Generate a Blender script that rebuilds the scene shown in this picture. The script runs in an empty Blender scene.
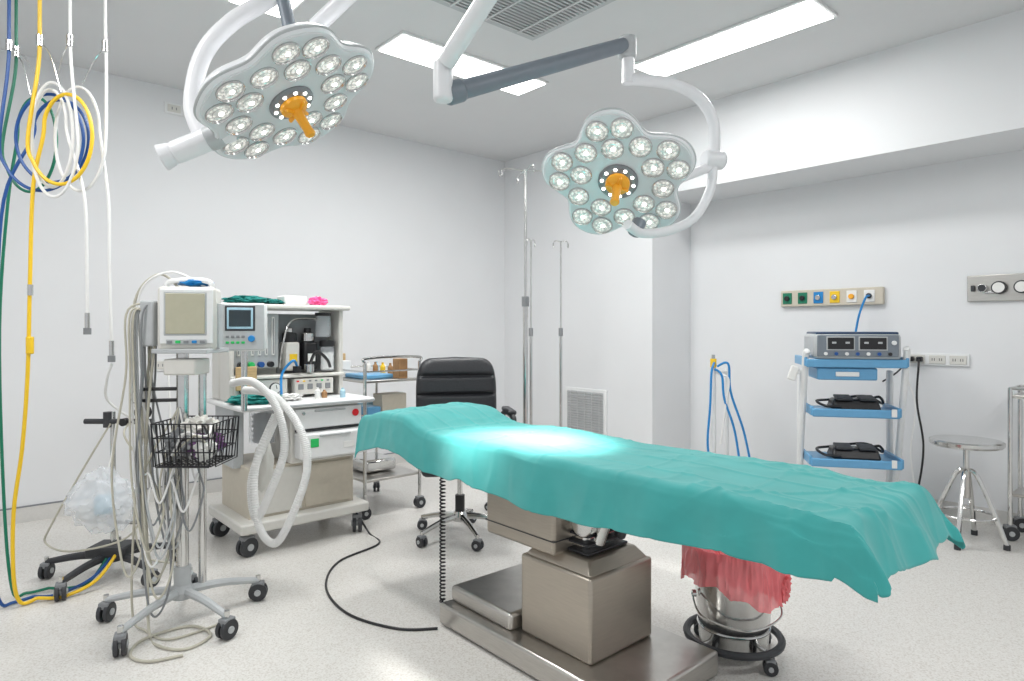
import bpy, bmesh, math, random
from mathutils import Vector, Matrix, noise, Quaternion
random.seed(4)
sc=bpy.context.scene
try:
    sc.view_settings.view_transform='Standard'
    sc.view_settings.look='None'
except Exception as e: print(e)
TH=math.atan2(.66,.751); TD=TH-math.pi/2
def rad(d): return math.radians(d)

# ---------------- materials ----------------
MATS={}
def mat(name,col,rough=.5,metal=0.,var=.06,scale=30.,bump=0.,emit=None,es=0.,alpha=1.,trans=0.,stretch=None,spec=.5,sheen=0.):
    if name in MATS: return MATS[name]
    m=bpy.data.materials.new(name); m.use_nodes=True
    nt=m.node_tree; b=nt.nodes['Principled BSDF']
    tc=nt.nodes.new('ShaderNodeTexCoord'); mp=nt.nodes.new('ShaderNodeMapping')
    nt.links.new(tc.outputs['Object'],mp.inputs['Vector'])
    if stretch: mp.inputs['Scale'].default_value=stretch
    n=nt.nodes.new('ShaderNodeTexNoise'); n.inputs['Scale'].default_value=scale; n.inputs['Detail'].default_value=4
    nt.links.new(mp.outputs['Vector'],n.inputs['Vector'])
    r=nt.nodes.new('ShaderNodeValToRGB')
    c=Vector(col)
    r.color_ramp.elements[0].position=.3; r.color_ramp.elements[1].position=.7
    r.color_ramp.elements[0].color=(*(c*(1-var)),1); r.color_ramp.elements[1].color=(*[min(1,x*(1+var)) for x in c],1)
    nt.links.new(n.outputs['Fac'],r.inputs['Fac']); nt.links.new(r.outputs['Color'],b.inputs['Base Color'])
    b.inputs['Roughness'].default_value=rough; b.inputs['Metallic'].default_value=metal
    b.inputs['Specular IOR Level'].default_value=spec
    b.inputs['Alpha'].default_value=alpha; b.inputs['Transmission Weight'].default_value=trans
    if sheen: b.inputs['Sheen Weight'].default_value=sheen; b.inputs['Sheen Roughness'].default_value=.6
    if emit: b.inputs['Emission Color'].default_value=(*emit,1); b.inputs['Emission Strength'].default_value=es
    if bump:
        bp=nt.nodes.new('ShaderNodeBump'); bp.inputs['Strength'].default_value=bump; bp.inputs['Distance'].default_value=.01
        nt.links.new(n.outputs['Fac'],bp.inputs['Height']); nt.links.new(bp.outputs['Normal'],b.inputs['Normal'])
    MATS[name]=m; return m
WALL=mat('wall_paint',(.745,.755,.77),.7,var=.01,scale=3)
CEIL=mat('ceiling_paint',(.69,.695,.705),.85,var=.01,scale=3)
WHITE=mat('white_plastic',(.78,.79,.79),.35,var=.02)
OFFW=mat('offwhite_plastic',(.66,.65,.61),.4,var=.02)
CREAM=mat('cream_panel',(.58,.53,.44),.45,var=.03)
LGREY=mat('light_grey_plastic',(.46,.48,.49),.4,var=.03)
LAMPW=mat('lamp_white',(.78,.79,.81),.3,var=.01)
BGREY=mat('bluegrey_arm',(.19,.22,.255),.4,metal=.1,var=.03)
GREY=mat('mid_grey',(.22,.23,.24),.45,var=.05)
DARK=mat('dark_grey_rubber',(.035,.037,.042),.5,var=.1)
BLACK=mat('black_plastic',(.012,.012,.014),.35,var=.1)
LEATH=mat('black_leather',(.022,.023,.027),.38,var=.2,scale=120,bump=.15)
STEEL=mat('brushed_steel',(.56,.54,.51),.28,metal=.95,var=.06,scale=20,stretch=(1,1,14))
STEEL2=mat('polished_steel',(.66,.66,.65),.15,metal=1,var=.03)
BEIGE=mat('champagne_steel',(.43,.385,.33),.34,metal=.75,var=.04,scale=15,stretch=(1,1,12))
TEAL=mat('surgical_teal_cloth',(.045,.345,.335),.8,var=.06,scale=9,bump=.10,spec=.25,sheen=.22)
TEALD=mat('dark_green_cloth',(.01,.20,.18),.85,var=.1,scale=60)
ORANGE=mat('orange_plastic',(.90,.40,.02),.4,var=.02)
YELL=mat('yellow_hose',(.85,.55,.02),.4,var=.03)
BLUE=mat('blue_hose',(.01,.08,.30),.4,var=.05)
CYAN=mat('bright_blue_hose',(.01,.22,.55),.4,var=.05)
GREEN=mat('green_hose',(.005,.18,.10),.4,var=.05)
HOSEW=mat('white_hose',(.80,.80,.79),.4,var=.02)
CABLE=mat('cream_cable',(.50,.48,.40),.45,var=.04)
REDBAG=mat('red_plastic_bag',(.90,.20,.22),.25,var=.10,scale=12,bump=.35,alpha=.80)
RED=mat('red_sticker',(.75,.02,.03),.4)
PINK=mat('pink_plastic',(.9,.12,.35),.5)
PURP=mat('purple_cloth',(.17,.08,.2),.8,var=.3)
BSHELF=mat('blue_shelf',(.13,.36,.60),.35,var=.03)
NAVY=mat('navy_panel',(.03,.06,.12),.35)
SCRB=mat('screen_beige',(.46,.44,.33),.25,var=.03,spec=.6)
SCRD=mat('screen_dark',(.03,.045,.055),.12,var=.2,scale=8)
GRN=mat('green_tag',(.02,.5,.12),.5)
BROWN=mat('cardboard',(.36,.20,.09),.8,var=.12)
WOOD=mat('light_wood',(.52,.36,.18),.6,var=.12,stretch=(1,1,6))
PAPER=mat('paper_white',(.80,.80,.78),.8,var=.02)
GLASS=mat('clear_plastic_bag',(.84,.88,.92),.10,trans=.0,alpha=.30,var=.04,scale=10,bump=.8)
LBLUE=mat('pale_blue_plastic',(.40,.62,.74),.35)
EMIS=mat('fluorescent_diffuser',(1,1,1),.5,emit=(1,.99,.97),es=5.5)
BULBC=mat('led_core',(1,1,1),.1,emit=(1,.98,.94),es=5)
CHROME=mat('lamp_reflector',(.60,.60,.59),.2,metal=.8,var=.1,scale=80)
def bulbmat():
    m=bpy.data.materials.new('faceted_lamp_lens'); m.use_nodes=True; nt=m.node_tree; b=nt.nodes['Principled BSDF']
    tc=nt.nodes.new('ShaderNodeTexCoord'); v=nt.nodes.new('ShaderNodeTexVoronoi'); v.inputs['Scale'].default_value=75
    r=nt.nodes.new('ShaderNodeValToRGB'); e=r.color_ramp.elements
    e[0].position=.16; e[0].color=(1,.96,.90,1); e[1].position=.66; e[1].color=(.19,.19,.18,1)
    nt.links.new(tc.outputs['Object'],v.inputs['Vector']); nt.links.new(v.outputs['Distance'],r.inputs['Fac'])
    nt.links.new(r.outputs['Color'],b.inputs['Emission Color']); b.inputs['Emission Strength'].default_value=.8
    b.inputs['Base Color'].default_value=(.5,.49,.47,1); b.inputs['Roughness'].default_value=.15
    return m
BULB=bulbmat()
def floormat():
    m=bpy.data.materials.new('speckled_vinyl'); m.use_nodes=True; nt=m.node_tree; b=nt.nodes['Principled BSDF']
    tc=nt.nodes.new('ShaderNodeTexCoord')
    n=nt.nodes.new('ShaderNodeTexNoise'); n.inputs['Scale'].default_value=150; n.inputs['Detail'].default_value=2
    r=nt.nodes.new('ShaderNodeValToRGB'); e=r.color_ramp.elements
    e[0].position=.30; e[0].color=(.53,.50,.46,1); e[1].position=.50; e[1].color=(.665,.65,.62,1)
    x=e.new(.68); x.color=(.71,.70,.675,1)
    n2=nt.nodes.new('ShaderNodeTexNoise'); n2.inputs['Scale'].default_value=1.1
    r2=nt.nodes.new('ShaderNodeMapRange'); r2.inputs['To Min'].default_value=.28; r2.inputs['To Max'].default_value=.42
    for q in (n,n2): nt.links.new(tc.outputs['Object'],q.inputs['Vector'])
    nt.links.new(n.outputs['Fac'],r.inputs['Fac']); nt.links.new(r.outputs['Color'],b.inputs['Base Color'])
    nt.links.new(n2.outputs['Fac'],r2.inputs['Value']); nt.links.new(r2.outputs['Result'],b.inputs['Roughness'])
    b.inputs['Specular IOR Level'].default_value=.4
    return m
FLOOR=floormat()

# ---------------- helpers ----------------
def grp(name,loc=(0,0,0),rz=0.,quat=None):
    e=bpy.data.objects.new(name,None); sc.collection.objects.link(e); e.location=loc; e.empty_display_size=.1
    if quat is not None: e.rotation_mode='QUATERNION'; e.rotation_quaternion=quat
    else: e.rotation_euler=(0,0,rz)
    return e
def mkobj(par,name,bm,m,smooth=True,bevel=0.,seg=2):
    me=bpy.data.meshes.new(name); bm.normal_update(); bm.to_mesh(me); bm.free()
    me.materials.append(m); o=bpy.data.objects.new(name,me); sc.collection.objects.link(o)
    if par is not None: o.parent=par
    if smooth:
        for p in me.polygons: p.use_smooth=True
        try: me.set_sharp_from_angle(angle=rad(35))
        except Exception: pass
    if bevel:
        mo=o.modifiers.new('bevel','BEVEL'); mo.width=bevel; mo.segments=seg; mo.limit_method='ANGLE'
    return o
def box(par,name,c,s,m,bevel=.004,rot=None,taper=None):
    bm=bmesh.new(); bmesh.ops.create_cube(bm,size=1)
    for v in bm.verts:
        k=taper if (taper and v.co.z>0) else (1,1)
        v.co=Vector((v.co.x*s[0]*k[0],v.co.y*s[1]*k[1],v.co.z*s[2]))
    o=mkobj(par,name,bm,m,True,min(bevel,min(s)*.45)); o.location=c
    if rot: o.rotation_euler=rot
    return o
def cyl(par,name,p1,p2,r,m,r2=None,n=20,bevel=0.):
    p1=Vector(p1);p2=Vector(p2); d=p2-p1
    bm=bmesh.new(); bmesh.ops.create_cone(bm,cap_ends=True,segments=n,radius1=r,radius2=r if r2 is None else r2,depth=d.length)
    M=Matrix.Translation((p1+p2)/2)@d.to_track_quat('Z','Y').to_matrix().to_4x4()
    bmesh.ops.transform(bm,matrix=M,verts=bm.verts)
    return mkobj(par,name,bm,m,True,bevel)
def cr(pts,n=8,cyc=False):
    P=[Vector(p) for p in pts]; out=[]; N=len(P)
    rng=range(N if cyc else N-1)
    for i in rng:
        if cyc: a,b,c,d=P[i-1],P[i],P[(i+1)%N],P[(i+2)%N]
        else: a=P[max(i-1,0)];b=P[i];c=P[i+1];d=P[min(i+2,N-1)]
        for k in range(n):
            t=k/n
            out.append(.5*((2*b)+(c-a)*t+(2*a-5*b+4*c-d)*t*t+(3*b-3*c+d-a)*t**3))
    if not cyc: out.append(P[-1])
    return out
def sweep(bm,P,r,cyc=False,ns=8,cap=True):
    N=len(P); T=[]
    for i in range(N):
        if cyc: t=P[(i+1)%N]-P[i-1]
        else: t=P[min(i+1,N-1)]-P[max(i-1,0)]
        if t.length<1e-9: t=Vector((0,0,1))
        T.append(t.normalized())
    u=T[0].orthogonal().normalized(); rings=[]
    for i in range(N):
        u=(u-T[i]*u.dot(T[i]));
        u=u.normalized() if u.length>1e-6 else T[i].orthogonal().normalized()
        w=T[i].cross(u); ri=r(i,N) if callable(r) else r
        rings.append([bm.verts.new(P[i]+ri*(math.cos(2*math.pi*k/ns)*u+math.sin(2*math.pi*k/ns)*w)) for k in range(ns)])
    for i in range(N if cyc else N-1):
        A=rings[i];B=rings[(i+1)%N]
        off=0
        if cyc and i==N-1:
            off=min(range(ns),key=lambda k:(A[0].co-B[k].co).length)
        for k in range(ns):
            bm.faces.new((A[k],A[(k+1)%ns],B[(k+1+off)%ns],B[(k+off)%ns]))
    if cap and not cyc:
        bm.faces.new(rings[0][::-1]); bm.faces.new(rings[-1])
def tube(par,name,pts,r,m,n=8,cyc=False,ns=8,smooth=True):
    P=cr(pts,n,cyc) if smooth else [Vector(p) for p in pts]
    bm=bmesh.new(); sweep(bm,P,r,cyc,ns); return mkobj(par,name,bm,m)
def tubes(par,name,lst,r,m,ns=6):
    bm=bmesh.new()
    for pts in lst: sweep(bm,[Vector(p) for p in pts],r,False,ns)
    return mkobj(par,name,bm,m)
def ring(par,name,c,R,r,m,nrm='Z',ns=8,n=40):
    P=[]
    for i in range(n):
        a=2*math.pi*i/n; x,y=R*math.cos(a),R*math.sin(a)
        P.append(Vector(c)+(Vector((x,y,0)) if nrm=='Z' else Vector((x,0,y)) if nrm=='Y' else Vector((0,x,y))))
    bm=bmesh.new(); sweep(bm,P,r,True,ns); return mkobj(par,name,bm,m)
def lathe(par,name,c,prof,m,n=32,bevel=0):
    bm=bmesh.new(); rings=[]
    for (r,z) in prof:
        rings.append([bm.verts.new((c[0]+r*math.cos(2*math.pi*k/n),c[1]+r*math.sin(2*math.pi*k/n),c[2]+z)) for k in range(n)] if r>1e-5 else [bm.verts.new((c[0],c[1],c[2]+z))])
    for A,B in zip(rings[:-1],rings[1:]):
        for k in range(n):
            k2=(k+1)%n
            if len(A)==1 and len(B)==1: continue
            if len(A)==1: bm.faces.new((A[0],B[k2],B[k]))
            elif len(B)==1: bm.faces.new((A[k],A[k2],B[0]))
            else: bm.faces.new((A[k],A[k2],B[k2],B[k]))
    bmesh.ops.recalc_face_normals(bm,faces=bm.faces)
    return mkobj(par,name,bm,m)
def blob(par,name,c,s,m,amp=.2,fr=4,sub=4,seed=0):
    bm=bmesh.new(); bmesh.ops.create_icosphere(bm,subdivisions=sub,radius=1)
    for v in bm.verts:
        d=v.co.normalized(); k=1+amp*noise.fractal(d*fr+Vector((seed,seed,0)),1,2,3)
        v.co=Vector((d.x*s[0]*k+c[0],d.y*s[1]*k+c[1],d.z*s[2]*k+c[2]))
    return mkobj(par,name,bm,m)
def caster(par,p,r=.035,ang=0.,body=DARK,w=.022):
    x,y,z=p; c,s=math.cos(ang),math.sin(ang)
    for k in (-1,1):
        cx,cy=x-s*w*.65*k,y+c*w*.65*k
        cyl(par,'caster_wheel',(cx+s*w*.4,cy-c*w*.4,z+r),(cx-s*w*.4,cy+c*w*.4,z+r),r,body,n=20,bevel=.003)
    cyl(par,'caster_axle',(x-s*w*1.3,y+c*w*1.3,z+r),(x+s*w*1.3,y-c*w*1.3,z+r),r*.35,LGREY,n=12)
    box(par,'caster_fork',(x,y,z+r*1.75),(r*1.3,w*2.0,r*.7),GREY,.004,rot=(0,0,ang))
    cyl(par,'caster_stem',(x,y,z+r*1.8),(x,y,z+r*2.8),r*.28,STEEL2,n=10)
def star(par,c,R,n,a0,m,zhub=.12,zend=.09,wr=.035,w=.03):
    x,y=c
    for i in range(n):
        a=a0+2*math.pi*i/n; ex,ey=x+R*math.cos(a),y+R*math.sin(a)
        P=[Vector((x,y,zhub)),Vector((x+R*.5*math.cos(a),y+R*.5*math.sin(a),(zhub+zend)/2+.012)),Vector((ex,ey,zend))]
        bm=bmesh.new(); sweep(bm,cr(P,5),lambda i,N:w*(1-.4*i/N)*.6,False,8); mkobj(par,'base_leg_%d'%(i+1),bm,m)
        caster(par,(ex,ey,0),wr,a+.7+i)
    lathe(par,'base_hub',(x,y,zhub-.03),[(0,0),(.045,0),(.05,.03),(.035,.06),(.0,.06)],m)
def rbox(name,A0,A1,B0,B1,z0,z1,m,bevel=0):
    a=(A0+A1)/2;b=(B0+B1)/2; c,s=math.cos(TH),math.sin(TH)
    o=box(None,name,(a*c-b*s,a*s+b*c,(z0+z1)/2),(A1-A0,B1-B0,z1-z0),m,0,rot=(0,0,TH))
    o.modifiers.clear()
    return o
def RW(A,B,z=0): c,s=math.cos(TH),math.sin(TH); return Vector((A*c-B*s,A*s+B*c,z))

# ---------------- room shell ----------------
H=3.13; BL=5.43; AR=4.665; AW=5.245; BE=3.453; N0=-2.5
rbox('floor',N0,AW+.2,N0,BL+.2,-.1,0,FLOOR)
rbox('ceiling',N0,AW+.2,N0,BL+.2,H,H+.1,CEIL)
rbox('wall_left',N0,AW+.2,BL,BL+.2,0,H,WALL)
rbox('wall_back',AR,AW+.2,BE,BL,0,H,WALL)
rbox('wall_right',AW,AW+.2,N0,BE,0,H,WALL)
rbox('bulkhead_right',AR,AW,N0,BE,2.45,H,WALL)
LINE=mat('grey_trim_line',(.22,.23,.25),.5); COVE=mat('cove_vinyl',(.62,.61,.59),.45,var=.03,scale=80)
rbox('baseboard_left',N0,AR,BL-.012,BL,0,.10,COVE); rbox('trim_1',N0,AR,BL-.014,BL,.10,.108,LINE)
rbox('baseboard_back',AR-.012,AR,BE,BL-.012,0,.10,COVE)
rbox('baseboard_right',AW-.012,AW,N0,BE,0,.10,COVE)

def panel(c,ang,L=1.22,W=.30):
    g=grp('ceiling_light_panel',(c[0],c[1],H),ang)
    box(g,'frame',(0,0,-.008),(L+.04,W+.04,.016),WHITE,.003)
    box(g,'diffuser',(0,0,-.018),(L,W,.01),EMIS,.002)
panel((-.31,4.535),TH); panel((1.36,4.15),TH+math.pi/2)
panel((-1.335-.751*.15+.66*.6,3.79-.66*.15-.751*.6),TD)
panel((-2.2,1.6),TH); panel((.6,-.9),TH); panel((2.3,1.0),TH)  # extra panels out of view, added to brighten the room
dc=Vector((.13,4.10))+Vector((-.751,-.66))*.42+Vector((.66,-.751))*.42
g=grp('ceiling_air_diffuser',(dc.x,dc.y,H),TH)
DG=mat('diffuser_grey',(.60,.61,.62),.6,var=.02)
box(g,'outer_frame',(0,0,-.01),(.84,.84,.02),LGREY,.004)
box(g,'core',(0,0,-.022),(.76,.76,.006),mat('diffuser_core',(.40,.41,.42),.6),.002)
for i in range(26): box(g,'louver',(0,-.36+.0288*i,-.03),(.74,.020,.005),DG,.001,rot=(.35,0,0))
for k in (-1,0,1): box(g,'rail',(k*.25,0,-.036),(.012,.74,.008),DG,.001)

# ---------------- operating table ----------------
T=grp('operating_table',(.225,2.63,0),TD)
box(T,'base_plate',(0,0,.055),(1.04,.54,.09),STEEL,.012)
box(T,'base_skirt',(0,0,.012),(1.0,.5,.022),DARK,.004)
box(T,'base_housing',(-.30,0,.135),(.40,.44,.07),STEEL,.015)
box(T,'column_cover_lower',(.10,.0,.255),(.37,.36,.31),BEIGE,.012)
box(T,'column_cover_top',(.10,.0,.43),(.35,.34,.05),BEIGE,.008,taper=(.78,.78))
box(T,'column_neck',(.10,.0,.50),(.17,.18,.16),STEEL2,.02)
for i in range(3): box(T,'neck_sleeve_%d'%i,(.10,0,.462+.03*i),(.23-.012*i,.23-.012*i,.010),DARK,.003)
box(T,'drive_housing',(-.09,-.0,.58),(.40,.38,.27),BEIGE,.014)
box(T,'drive_housing_seam',(-.09,0,.50),(.404,.384,.004),DARK,0)
box(T,'drive_housing_lip',(-.09,0,.727),(.46,.42,.03),STEEL,.006)
cyl(T,'tilt_joint',(.18,-.12,.57),(.18,.12,.57),.05,STEEL2,bevel=.006)
cyl(T,'tilt_actuator',(.22,-.06,.50),(.30,-.06,.70),.022,STEEL2); cyl(T,'tilt_actuator_b',(.22,.06,.50),(.30,.06,.70),.022,DARK)
box(T,'lower_link',(.22,0,.66),(.26,.26,.07),BEIGE,.01)
for k in (-1,1): box(T,'side_rail',(.0,k*.235,.735),(1.7,.012,.03),STEEL2,.003)
box(T,'frame',(0,0,.74),(1.9,.4,.03),STEEL,.004)
for nm,x0,x1 in (('head_section',-1.08,-.72),('back_section',-.70,-.08),('seat_section',-.06,.42),('leg_section',.44,1.14)):
    box(T,nm+'_pad',((x0+x1)/2,0,.785),(x1-x0,.47,.06),LEATH,.02,)
blob(T,'head_pillow',(-.90,0,.825),(.18,.2,.045),TEALD,.02,2,3)
def sm(a,b,x):
    t=max(0,min(1,(x-a)/(b-a))); return t*t*(3-2*t)
def crease(x,c,w): return math.exp(-((x-c)/w)**2)
def drape():
    bm=bmesh.new(); nx,ny=380,170
    X0,X1=-1.18,1.17; hy=.252
    grid=[]
    for i in range(nx+1):
        row=[]
        for j in range(ny+1):
            u=i/nx; v=j/ny
            hx0=.17; hx1=.17
            sx=X0-hx0+(X1-X0+hx0+hx1)*u
            hang_n=.20+.010*math.sin(sx*4+1)-.02*sm(.2,1.2,sx)-.02*math.exp(-((sx+.32)/.05)**2)
            hang_f=.17
            sy=-(hy+hang_n)+(2*hy+hang_n+hang_f)*v
            ex=max(0,sx-X1)-max(0,X0-sx); ey=max(0,sy-hy)-max(0,-hy-sy)
            px=max(X0,min(X1,sx)); py=max(-hy,min(hy,sy))
            fl=lambda q:.024*(1-math.exp(-abs(q)/.022))*(1 if q>0 else -1) if q else 0
            kx=.42 if ex>0 else .10
            px+=fl(ex)+ex*kx; py+=fl(ey)+ey*.12
            q=max(abs(ex),abs(ey))+.18*min(abs(ex),abs(ey))
            dr=q-.020*(1-math.exp(-q/.022))
            if ex>0: dr*=.92
            z=.828-dr
            z+=.065*sm(-.58,-.84,sx)*(1-.75*sm(-.98,-1.20,sx))*(1-.15*(abs(sy)/hy)**2 if abs(sy)<hy else .85)
            z+=.010*sm(-.5,-.3,sx)*(1-sm(-.1,.2,sx))
            z+=.005*noise.fractal(Vector((sx*1.8,sy*3.5,1.3)),1,2,3)
            # pressed fold lines of the laundered cloth
            z+=.0032*(crease(sy,.02,.009)+crease(sy,-.13,.008)+crease(sy,.15,.008)+crease(sy,-.30,.008))
            for cx_ in (-.92,-.62,-.25,.12,.49,.86,1.06): z+=.0030*crease(sx+.03*noise.noise(Vector((sy*3,cx_,0))),cx_,.009)
            # soft folds, stronger toward the foot end, crossed by sharper wrinkles
            for (fa,fb,ph,amp,pw) in ((3.1,4.3,7,.008,5),(-2.2,5.6,17,.006,6),(5.4,1.6,31,.007,6),(7.2,-5.0,44,.0045,7),(2.0,10.,53,.004,7)):
                w_=noise.noise(Vector((sx*fa*.55+sy*fb*.5,sy*fa*.45-sx*.55,ph)))
                z+=amp*max(0,1-abs(w_)*2.1)**pw*(.38+1.2*sm(.3,1.1,sx)+.5*sm(-.5,-1.,sx))
            if ey!=0:
                a=min(1,abs(ey)/.14)
                w=math.sin(sx*11+2.4*math.sin(sx*2.1))*.008+noise.noise(Vector((sx*7,2,5)))*.014+.004*max(0,1-3*abs(noise.noise(Vector((sx*8,sy*3,6)))))
                w+=.006*sm(.5,1.1,sx)*math.sin(sx*34+sy*6)
                py+=a*w*(1 if ey>0 else -1)
                z+=a*.008*noise.noise(Vector((sx*4,1,8)))
            if ex!=0:
                a=min(1,abs(ex)/.14)
                px+=a*(math.sin(sy*17+1)*.015+math.sin(sy*37)*.006+noise.noise(Vector((sy*9,2,9)))*.014)*(1 if ex>0 else -1)
            row.append(bm.verts.new((px,py,z)))
        grid.append(row)
    for i in range(nx):
        for j in range(ny):
            bm.faces.new((grid[i][j],grid[i+1][j],grid[i+1][j+1],grid[i][j+1]))
    o=mkobj(T,'surgical_drape',bm,TEAL,True)
    for p in o.data.polygons: p.use_smooth=True
    so=o.modifiers.new('thick','SOLIDIFY'); so.thickness=.003; so.offset=1
drape()

g=grp('handset_coiled_cable',(0,0,0))
P=[]
for i in range(420):
    t=i/419; z=.68-.60*t; a=i*.55
    P.append(Vector((-.31+.011*math.cos(a),2.90+.011*math.sin(a),z)))
bm=bmesh.new(); sweep(bm,P,.004,False,5); mkobj(g,'coil',bm,BLACK)
cyl(g,'plug',(-.31,2.90,.66),(-.31,2.90,.74),.012,BLACK)
tube(g,'tail',[(-.31,2.90,.085),(-.31,2.9,.03),(-.28,2.88,.006),(-.24,2.93,.006)],.005,BLACK)
g=grp('floor_power_cable')
tube(g,'cable',[(-.32,2.80,.006),(-.5,2.80,.006),(-.75,2.95,.006),(-.93,3.25,.006),(-.96,3.6,.006),(-.80,3.9,.006),(-.90,4.10,.006),(-1.0,4.14,.14)],.006,BLACK)

# ---------------- surgical lights ----------------
PLATE=mat('lamp_front_plate',(.70,.71,.73),.35,var=.01)
def lighthead(name,c,n,spin,R=.30,lobe=.11):
    n=Vector(n).normalized(); q=n.to_track_quat('Z','Y')@Quaternion((0,0,1),spin)
    g=grp(name,c,quat=q)
    def rr_(t): return R*(1-lobe*.77+lobe*math.cos(5*t)-.018*math.cos(10*t))
    def outline(s): return [(rr_(t)*s*math.cos(t),rr_(t)*s*math.sin(t)) for t in [2*math.pi*i/120 for i in range(120)]]
    def loft(nm,prof,m):
        bm=bmesh.new(); rs=[[bm.verts.new((x,y,z)) for x,y in outline(s)] for s,z in prof]
        for A,B in zip(rs[:-1],rs[1:]):
            for k in range(120): bm.faces.new((A[k],A[(k+1)%120],B[(k+1)%120],B[k]))
        bm.faces.new(rs[0][::-1]); bm.faces.new(rs[-1]); bmesh.ops.recalc_face_normals(bm,faces=bm.faces)
        return mkobj(g,nm,bm,m)
    loft('housing',[(.55,-.085),(.80,-.075),(.96,-.05),(1.02,-.025),(1.03,-.01),(1.0,.0)],LAMPW)
    loft('edge_trim',[(1.03,-.020),(1.04,-.014),(1.03,-.008)],LGREY)
    loft('front_plate',[(.985,-.005),(.975,.004)],PLATE)
    pos=[]
    for k in range(5):
        f=2*math.pi*k/5
        for rr,da in ((.238,-.20),(.238,.20),(.150,0.),(.180,math.pi/5)): pos.append((rr*math.cos(f+da)*R/.3,rr*math.sin(f+da)*R/.3))
    s=R/.3*.93
    for i,(x,y) in enumerate(pos):
        lathe(g,'reflector_%d'%(i+1),(x,y,.003),[(.0475*s,0),(.0475*s,.007),(.044*s,.010),(.041*s,.003)],CHROME,n=28)
        lathe(g,'lens_%d'%(i+1),(x,y,.004),[(.0415*s,0),(.032*s,.004),(.016*s,.007),(0,.008)],BULB,n=20)
        lathe(g,'core_%d'%(i+1),(x+.004,y,.0115),[(.010,0),(.008,.003),(0,.004)],BULBC,n=12)
        ring(g,'lens_ring_%d'%(i+1),(x,y,.0088),.025*s,.0012,CHROME,n=20,ns=4)
    lathe(g,'hub',(0,0,0),[(.086,0),(.086,.012),(.076,.02),(0,.02)],GREY)
    for k in range(10):
        a=2*math.pi*k/10
        lathe(g,'hub_led_%d'%(k+1),(.068*math.cos(a),.068*math.sin(a),.02),[(.008,0),(.006,.004),(0,.004)],BULBC,n=10)
    lathe(g,'handle_cup',(0,0,.02),[(.052,0),(.052,.014),(.042,.026),(.026,.032),(0,.032)],ORANGE)
    lathe(g,'handle_grip',(0,0,.045),[(.023,0),(.019,.03),(.017,.085),(.020,.105),(.015,.113),(0,.113)],ORANGE)
    for k in range(4):
        a=math.pi/4+k*math.pi/2; box(g,'handle_wing',(.034*math.cos(a),.034*math.sin(a),.052),(.036,.011,.016),ORANGE,.004,rot=(0,0,a))
    return g
n1=Vector((-.2,-.64,-.74)).normalized(); n2=Vector((.50,-.10,-.80)).normalized()
c1=Vector((.457,2.8,1.935)); c2=Vector((-.825,2.42,2.145))
L1=lighthead('surgical_light',c1,n1,.35,.322,.12)
L2=lighthead('surgical_light',c2,n2,1.15,.345,.08)
ARM=grp('surgical_light_arm_system')
def wtube(name,pts,r,m,ns=14): 
    return tube(ARM,name,pts,r,m,8,False,ns)
MX,MY=.21,2.0
lathe(ARM,'ceiling_flange',(MX,MY,H-.08),[(0,0),(.16,0),(.19,.05),(.19,.08),(0,.08)],LAMPW)
cyl(ARM,'spindle',(MX,MY,2.62),(MX,MY,H-.05),.055,LAMPW)
for z in (2.74,2.88): cyl(ARM,'spindle_collar',(MX,MY,z-.05),(MX,MY,z+.05),.085,LAMPW,bevel=.01)
wtube('support_arm_right',[(MX,MY,2.75),(-.03,2.25,2.53),(-.25,2.47,2.31)],.035,LAMPW)
cyl(ARM,'elbow_right',(-.265,2.5,2.17),(-.265,2.5,2.33),.038,LAMPW,bevel=.012)
a=Vector((-.235,2.53,2.215));b=Vector((.50,2.88,2.555)); d=(b-a)
cyl(ARM,'spring_arm_right',a,b,.038,BGREY,r2=.032,n=24,bevel=.008)
cyl(ARM,'spring_arm_cap',a-d*.03,a+d*.06,.045,BGREY,n=24,bevel=.012)
cyl(ARM,'spring_joint_right',(.515,2.9,2.50),(.515,2.9,2.60),.040,LGREY,bevel=.012)
cyl(ARM,'drop_post_right',(.518,2.9,2.39),(.518,2.9,2.52),.028,LAMPW)
wtube('yoke_right_upper',[(.50,2.9,2.41),(.60,2.9,2.405),(.74,2.92,2.39),(.85,2.93,2.33),(.91,2.94,2.23),(.915,2.94,2.09)],.026,LAMPW)
cyl(ARM,'yoke_pivot_right',(.865,2.93,2.06),(.955,2.95,2.06),.042,LAMPW,bevel=.008)
cyl(ARM,'yoke_pivot_ring',(.945,2.948,2.06),(.96,2.951,2.06),.034,BGREY,bevel=.003)
wtube('yoke_right_lower',[(.91,2.94,2.06),(.895,2.93,1.93),(.82,2.90,1.80),(.70,2.84,1.73),(.56,2.78,1.705),(.48,2.70,1.73)],.021,LAMPW)
cyl(ARM,'yoke_grip_right',(.52,2.77,1.70),(.55,2.79,1.76),.03,BGREY,bevel=.005)
cyl(ARM,'head_pivot_right',(.90,2.94,2.03),(.74,2.87,1.96),.022,LAMPW)
cyl(ARM,'rear_bearing_right',c1-n1*.08,c1-n1*.14,.07,LAMPW,bevel=.01)
wtube('support_arm_left',[(MX,MY,2.88),(-.25,2.25,2.74),(-.76,2.52,2.47)],.032,LAMPW)
cyl(ARM,'link_left',(-.80,2.47,2.24),(-.93,2.56,2.72),.026,BGREY,bevel=.006)
cyl(ARM,'rear_bearing_left',c2-n2*.07,c2-n2*.15,.065,LAMPW,bevel=.008)
cyl(ARM,'link_joint_left',(-.81,2.46,2.42),(-.81,2.58,2.42),.040,LAMPW,bevel=.008)
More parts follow.
